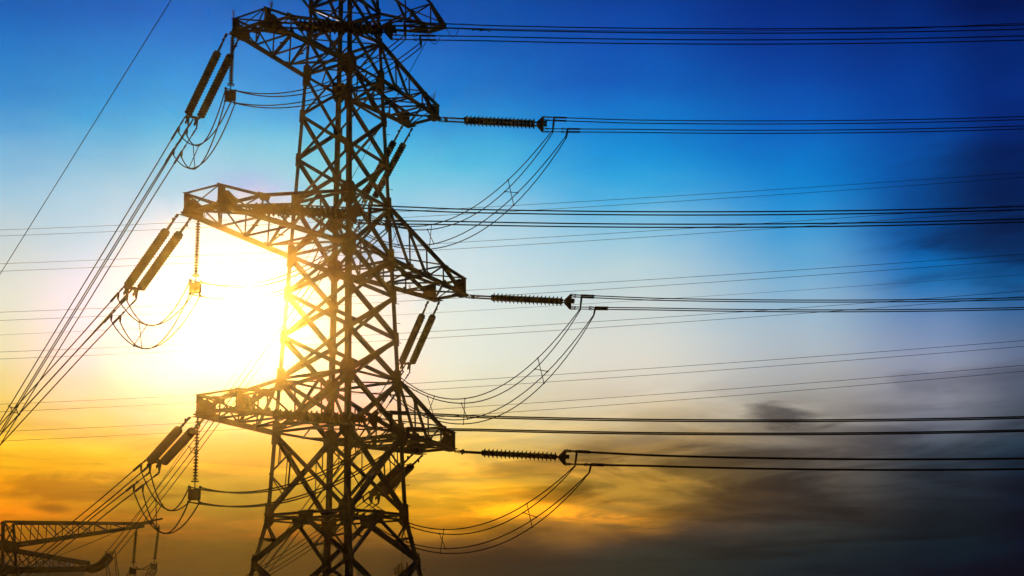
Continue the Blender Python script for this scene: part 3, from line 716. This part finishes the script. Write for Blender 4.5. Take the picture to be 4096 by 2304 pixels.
# ------------------------------------------------------------------ distant tower
DD = 130.
O = at_d(-20, 2100, DD); zt0 = O.z
ax = V((.525, -.851, 0)).normalized(); ay = Z.cross(ax)
def T(x, y, z): return V((O.x, O.y, 0)) + ax*x + ay*y + Z*z
base = ground_z(O.x, O.y) - .3
dt = thing('transmission_tower', (O.x, O.y, base), 'smaller distant lattice tower with a long top arm, in the lower left corner', 'pylon')
def dw(z): return 1.45 + max(0, (zt0+.3-z))*.105
dl_ = [zt0+.25, zt0-2.3, zt0-4.6, zt0-8, zt0-12, zt0-17, zt0-23, zt0-30, zt0-40, zt0-50]
dl_ = [z for z in dl_ if z > base+4] + [base]
def dp(sx, sy, z): return T(sx*dw(z), sy*dw(z), z)
for sx in (-1, 1):
    for sy in (-1, 1):
        mb = MB(); mb.leg(dp(sx, sy, base), dp(sx, sy, dl_[0]), .3, -ax*sx, -ay*sy); lg = obj('leg', mb, STEEL, dt)
        if sx > 0 and sy < 0:
            for k in range(4):
                p = dp(sx, sy, zt0-.5-1.45*k); mb = MB(); mb.tube([p, p+ax*.34], .025, 5); obj('step_bolt', mb, IRON, lg)
for i in range(len(dl_)-1):
    z1, z0 = dl_[i], dl_[i+1]
    for (s1, s2) in (((-1, -1), (1, -1)), ((-1, 1), (1, 1)), ((-1, -1), (-1, 1)), ((1, -1), (1, 1))):
        mb = MB(); mb.angle(dp(*s1, z0), dp(*s2, z1), .13, Z); mb.angle(dp(*s2, z0), dp(*s1, z1), .12, Z); mb.angle(dp(*s1, z0), dp(*s2, z0), .1, Z); obj('face_bracing', mb, STEEL, dt)
def darm(sx, xa, x_tip, z_top0, z_top1, z_bot0, z_bot1, y_tip, n, ch):
    g = group_part('crossarm', dt)
    def tp(t, sy): return T(sx*lerp(xa, x_tip, t), sy*lerp(1.45, y_tip, t), lerp(z_top0, z_top1, t))
    def bt(t, sy): return T(sx*lerp(xa, x_tip, t), sy*lerp(1.45, y_tip, t), lerp(z_bot0, z_bot1, t))
    for sy in (-1, 1):
        mb = MB(); mb.tee(tp(0, sy), tp(1, sy), ch, ay*sy); obj('top_chord', mb, STEEL, g)
        mb = MB(); mb.tee(bt(0, sy), bt(1, sy), ch, ay*sy); obj('bottom_chord', mb, STEEL, g)
        mb = MB()
        for i in range(n):
            t0, t1 = i/n, (i+1)/n
            mb.angle(tp(t1, sy), bt(t1, sy), .1, ay); mb.angle(tp(t0, sy), bt(t1, sy), .1, ay)
        obj('side_lacing', mb, STEEL, g)
    mb = MB()
    for i in range(1, n+1):
        t0, t1 = (i-1)/n, i/n
        mb.angle(tp(t1, -1), tp(t1, 1), .08, Z); mb.angle(bt(t1, -1), bt(t1, 1), .08, Z); mb.angle(tp(t0, 1), tp(t1, -1), .08, Z); mb.angle(bt(t0, -1), bt(t1, 1), .08, Z)
    obj('cross_lacing', mb, STEEL, g)
    mb = MB(); p = bt(0, -1)-ay*.05; mb.plate([p+ax*sx*1.9+Z*.25, p+ax*sx*1.7-Z*.4, p-ax*sx*.6+Z*.5, p-ax*sx*.5-Z*.55, p+Z*.55], ay, .04); obj('gusset_plate', mb, STEEL, g)
    mb = MB(); p = bt(1, -1)-ay*.05; mb.plate([p-ax*sx*.9+Z*.25, p-ax*sx*.9-Z*.2, p+ax*sx*.4-Z*.15, p+ax*sx*.4+Z*.25], ay, .04)
    obj('tip_plate', mb, STEEL, g)
    return g, tp, bt
gR, tpR, btR = darm(1, 1.5, 14.9, zt0+.2, zt0-.15, zt0-2.15, zt0-.42, .35, 8, .26)
darm(-1, 1.5, 14.9, zt0+.2, zt0-.15, zt0-2.15, zt0-.42, .35, 8, .26)
mb = MB(); mb.tee(tpR(.97, 0), T(17.0, 0, zt0+.32), .2, ay); mb.box(tpR(.9, 0)-Z*.1, T(16., 0, zt0-.05), .3, .2, Z); obj('outrigger', mb, STEEL, gR)
g2, tp2, bt2 = darm(1, 1.6, 9.7, zt0-2.5, zt0-4.0, zt0-4.55, zt0-4.55, .5, 5, .5)
darm(-1, 1.6, 9.7, zt0-2.55, zt0-4.55, zt0-4.55, zt0-4.85, .5, 4, .26)
# its fittings
s1, s2 = at_d(545, 2120, 127.5), at_d(534, 2252, 127.5)
t, c = jumper_string(s1, V((s1.x, s1.y, s2.z)) + (s2-V((s2.x, s2.y, 0))).normalized()*0 + (V((s2.x-s1.x, s2.y-s1.y, 0))), "left of two slim insulators hanging from the distant tower's long arm", 'hanging insulators of the distant tower', 1.15)
clA = counterweight(t, c, rt0, ay, .95)
s1, s2 = at_d(636, 2104, 127), at_d(618.5, 2236, 127)
t, c = jumper_string(s1, s2, "right of two slim insulators hanging from the distant tower's long arm", 'hanging insulators of the distant tower', 1.05)
clB = counterweight(t, c, rt0, ay, .85)
# its dead-end string, bent where it takes up the cable
tipD = bt2(1, 0) + ax*.1; endD = at_d(440, 2226, 126.)
t = thing('tension_insulator', tipD, "short thick twin string curving up from the distant tower's lower arm", 'insulator')
cdir = (endD-tipD)
for s in (-1, 1):
    o_ = ay*(.36*s) + Z*(-.1*s); pts = []; rr = []; M_ = 60
    for i in range(M_+1):
        u = i/M_; p = lerp(tipD, endD, u) - Z*(1.4*u*(1-u)) + o_; pts.append(p); rr.append(.05 if i in (0, M_) else (.3 if i % 2 else .22))
    mb = MB(); mb.tube(pts, rr, 12); obj('insulator_string', mb, PORC, t, True)
mb = MB(); mb.box(endD-ay*.5, endD+ay*.5, .2, .08, Z); mb.box(endD-ay*.4, endD-ay*.4+Z*.5+ax*.2, .08, .08, ay); mb.box(endD+ay*.4, endD+ay*.4+Z*.5+ax*.3, .08, .08, ay); obj('yoke_plate', mb, IRON, t)
t = thing('jumper_cables', endD, "slack cables looping from the distant tower's thick string through two hanging weights", 'jumper cables', 'slack jumper cables')
ja = [endD + ax*(.5*s) + Z*(.35*u_+.2) for s, u_ in SUBS]
for i in range(4):
    mb = MB(); c_ = hang(ja[i], clA[i], 2.6 + .3*i); d_ = hang(clA[i], clB[i], .38 + .12*(i > 1)); e_ = hang(clB[i], clB[i] - ax*3.2 + ay*2.2 - Z*3.4, .7)
    mb.tube(c_ + d_[1:] + e_[1:], .05, 5); obj('cable', mb, CABLE, t, True)
p0 = at_d(500, 2112, 128); p1 = at_d(190, 2229, 137)
q1 = p1 + (p1-p0)*1.2
wire('ground_wire', [lerp(p0, q1, k/20) - Z*(1.2*(k/20)*(1-k/20)) for k in range(21)], .035, "thin wire slanting down left from the tip of the distant tower's long arm", 'ground wire')

# ------------------------------------------------------------------ buildings and mast far away
BD = 240.
def Bp(x, y): return at_d(x, y, BD)
bl = V((Bp(-60, 2290).x, Bp(-60, 2290).y, 0)); br_ = V((Bp(256, 2290).x, Bp(256, 2290).y, 0)); bx = (br_-bl).normalized(); bz = ground_z(bl.x, bl.y)-1
by = V((-bx.y, bx.x, 0)); by = by if by.dot(fw) > 0 else -by
bt_ = thing('apartment_building', lerp(bl, br_, .5)+Z*bz, 'dim block of flats behind the distant tower, with pale window frames', 'building')
Wd = (br_-bl).length
def block(x0, x1, d0, d1, z0, z1):
    mb = MB(); mb.prism([(x0, d0), (x1, d0), (x1, d1), (x0, d1)], bl+Z*z0, bl+Z*z1, bx, by); return mb
zr = Bp(128, 2288).z; zp = Bp(128, 2257).z; zh = Bp(128, 2236).z
px2 = lambda X: (V((Bp(X, 2290).x, Bp(X, 2290).y, 0))-bl).dot(bx)
obj('wall', block(0, Wd, 0, 11, bz, zr), CONC, bt_)
rf = obj('roof', block(-.3, Wd+.3, -.3, 11.3, zr+.004, zr+.5), CONC, bt_)
obj('penthouse', block(px2(28), px2(148), 3, 9.5, zr+.5, zp), CONC, bt_); obj('stair_tower', block(px2(125), px2(233), 4, 9, zr+.5, zh-.4), CONC, bt_)
obj('cornice', block(px2(123), px2(235), 3.7, 9.3, zh-.4, zh), CONC, bt_)
for fl in range(2):
    for X in (6, 30, 62, 90, 112, 168, 190, 216, 236):
        x = px2(X); z0 = zr-1.5-fl*2.6; mb = MB(); wq = 1.0 if X % 4 else 1.3; hq = 1.45
        P = lambda a, b: bl + bx*(x+a) + Z*(z0+b-hq) - by*.04
        for a, b in (((-wq/2, 0), (wq/2, 0)), ((-wq/2, hq), (wq/2, hq)), ((-wq/2, 0), (-wq/2, hq)), ((wq/2, 0), (wq/2, hq)), ((0, 0), (0, hq))):
            mb.box(P(*a), P(*b), .14, .14, by)
        wn_ = obj('window', mb, FRAMEM, bt_)
        mb = MB(); mb.prism([(-wq/2, 0), (wq/2, 0), (wq/2, hq), (-wq/2, hq)], bl+bx*x+Z*(z0-hq)-by*.03, bl+bx*x+Z*(z0-hq)-by*.01, bx, Z); obj('pane', mb, GLASS, wn_)
for X in (140, 152, 176, 196, 214):
    x = px2(X); mb = MB(); z0 = zr+.9; P = bl+bx*x+by*3.93+Z*z0; mb.box(P, P+Z*(zh-zr-1.8), .9, .1, bx); obj('window', mb, FRAMEM, bt_)
MD = 205.
mp_ = at_d(1608, 2275, MD); mz = ground_z(mp_.x, mp_.y)
mt = thing('antenna_mast', (mp_.x, mp_.y, mz), 'distant phone mast with upright panel antennas and a needle rod, beside the right leg', 'mast')
Mx = lambda X, Y: at_d(X, Y, MD)
mb = MB(); mb.tube([V((mp_.x, mp_.y, mz)), V((mp_.x, mp_.y, mp_.z))], [.6, .3], 10); mb.tube([Mx(1608, 2275), Mx(1608, 2262)], [.42, .06], 8); obj('pole', mb, STEEL, mt)
mb = MB(); mb.tube([Mx(1608, 2266), Mx(1608, 2192)], .045, 5); obj('lightning_rod', mb, STEEL, mt)
mb = MB()
for k in range(2): mb.torus(Mx(1606, 2290+k*10), Z, .85, .09, 16, 5)
for a in range(5): mb.tube([Mx(1606, 2290), Mx(1606, 2290)+V((cos(a*1.257)*0.85, sin(a*1.257)*0.85, 0))], .07, 5)
obj('platform_ring', mb, STEEL, mt)
for X, Y0, Y1, dd_, ww in ((1583, 2264, 2296, -1., .34), (1586, 2266, 2298, .8, .2), (1597, 2254, 2284, -.4, .36), (1603, 2256, 2286, 1., .2), (1626, 2255, 2282, .9, .26), (1629, 2259, 2284, -.6, .2), (1631, 2290, 2308, .2, .34)):
    a, b = Mx(X, Y0)+fw*dd_, Mx(X, Y1)+fw*dd_; b = V((a.x, a.y, b.z)); mb = MB(); mb.box(a, b, ww, .18, rt0); mb.tube([a-Z*.5+fw*.2, b+Z*.3+fw*.2], .05, 5)
    for zz_ in (.3, .8): q = lerp(a, b, zz_); mb.tube([q, V((mp_.x, mp_.y, q.z))], .04, 4)
    obj('panel_antenna', mb, FRAMEM if False else STEEL, mt)

# ------------------------------------------------------------------ haze: thin sunlit air round the whole place
hm = bpy.data.materials.new('evening_haze'); hm.use_nodes = True; t = hm.node_tree; t.nodes.clear()
ho = t.nodes.new('ShaderNodeOutputMaterial'); pv = t.nodes.new('ShaderNodeVolumePrincipled'); t.links.new(pv.outputs[0], ho.inputs['Volume'])
pv.inputs['Color'].default_value = (*HAZEC, 1); pv.inputs['Absorption Color'].default_value = (1, 1, 1, 1); pv.inputs['Density'].default_value = DENS; pv.inputs['Anisotropy'].default_value = ANIS
mb = MB(); mb.prism([(-HZ_R, -HZ_R), (HZ_R, -HZ_R), (HZ_R, HZ_R), (-HZ_R, HZ_R)], V((CAM.x, CAM.y, HZ_BOT)), V((CAM.x, CAM.y, HZ_TOP)), V((1, 0, 0)), V((0, 1, 0)))
o = obj('haze', mb, hm); o['kind'] = 'stuff'
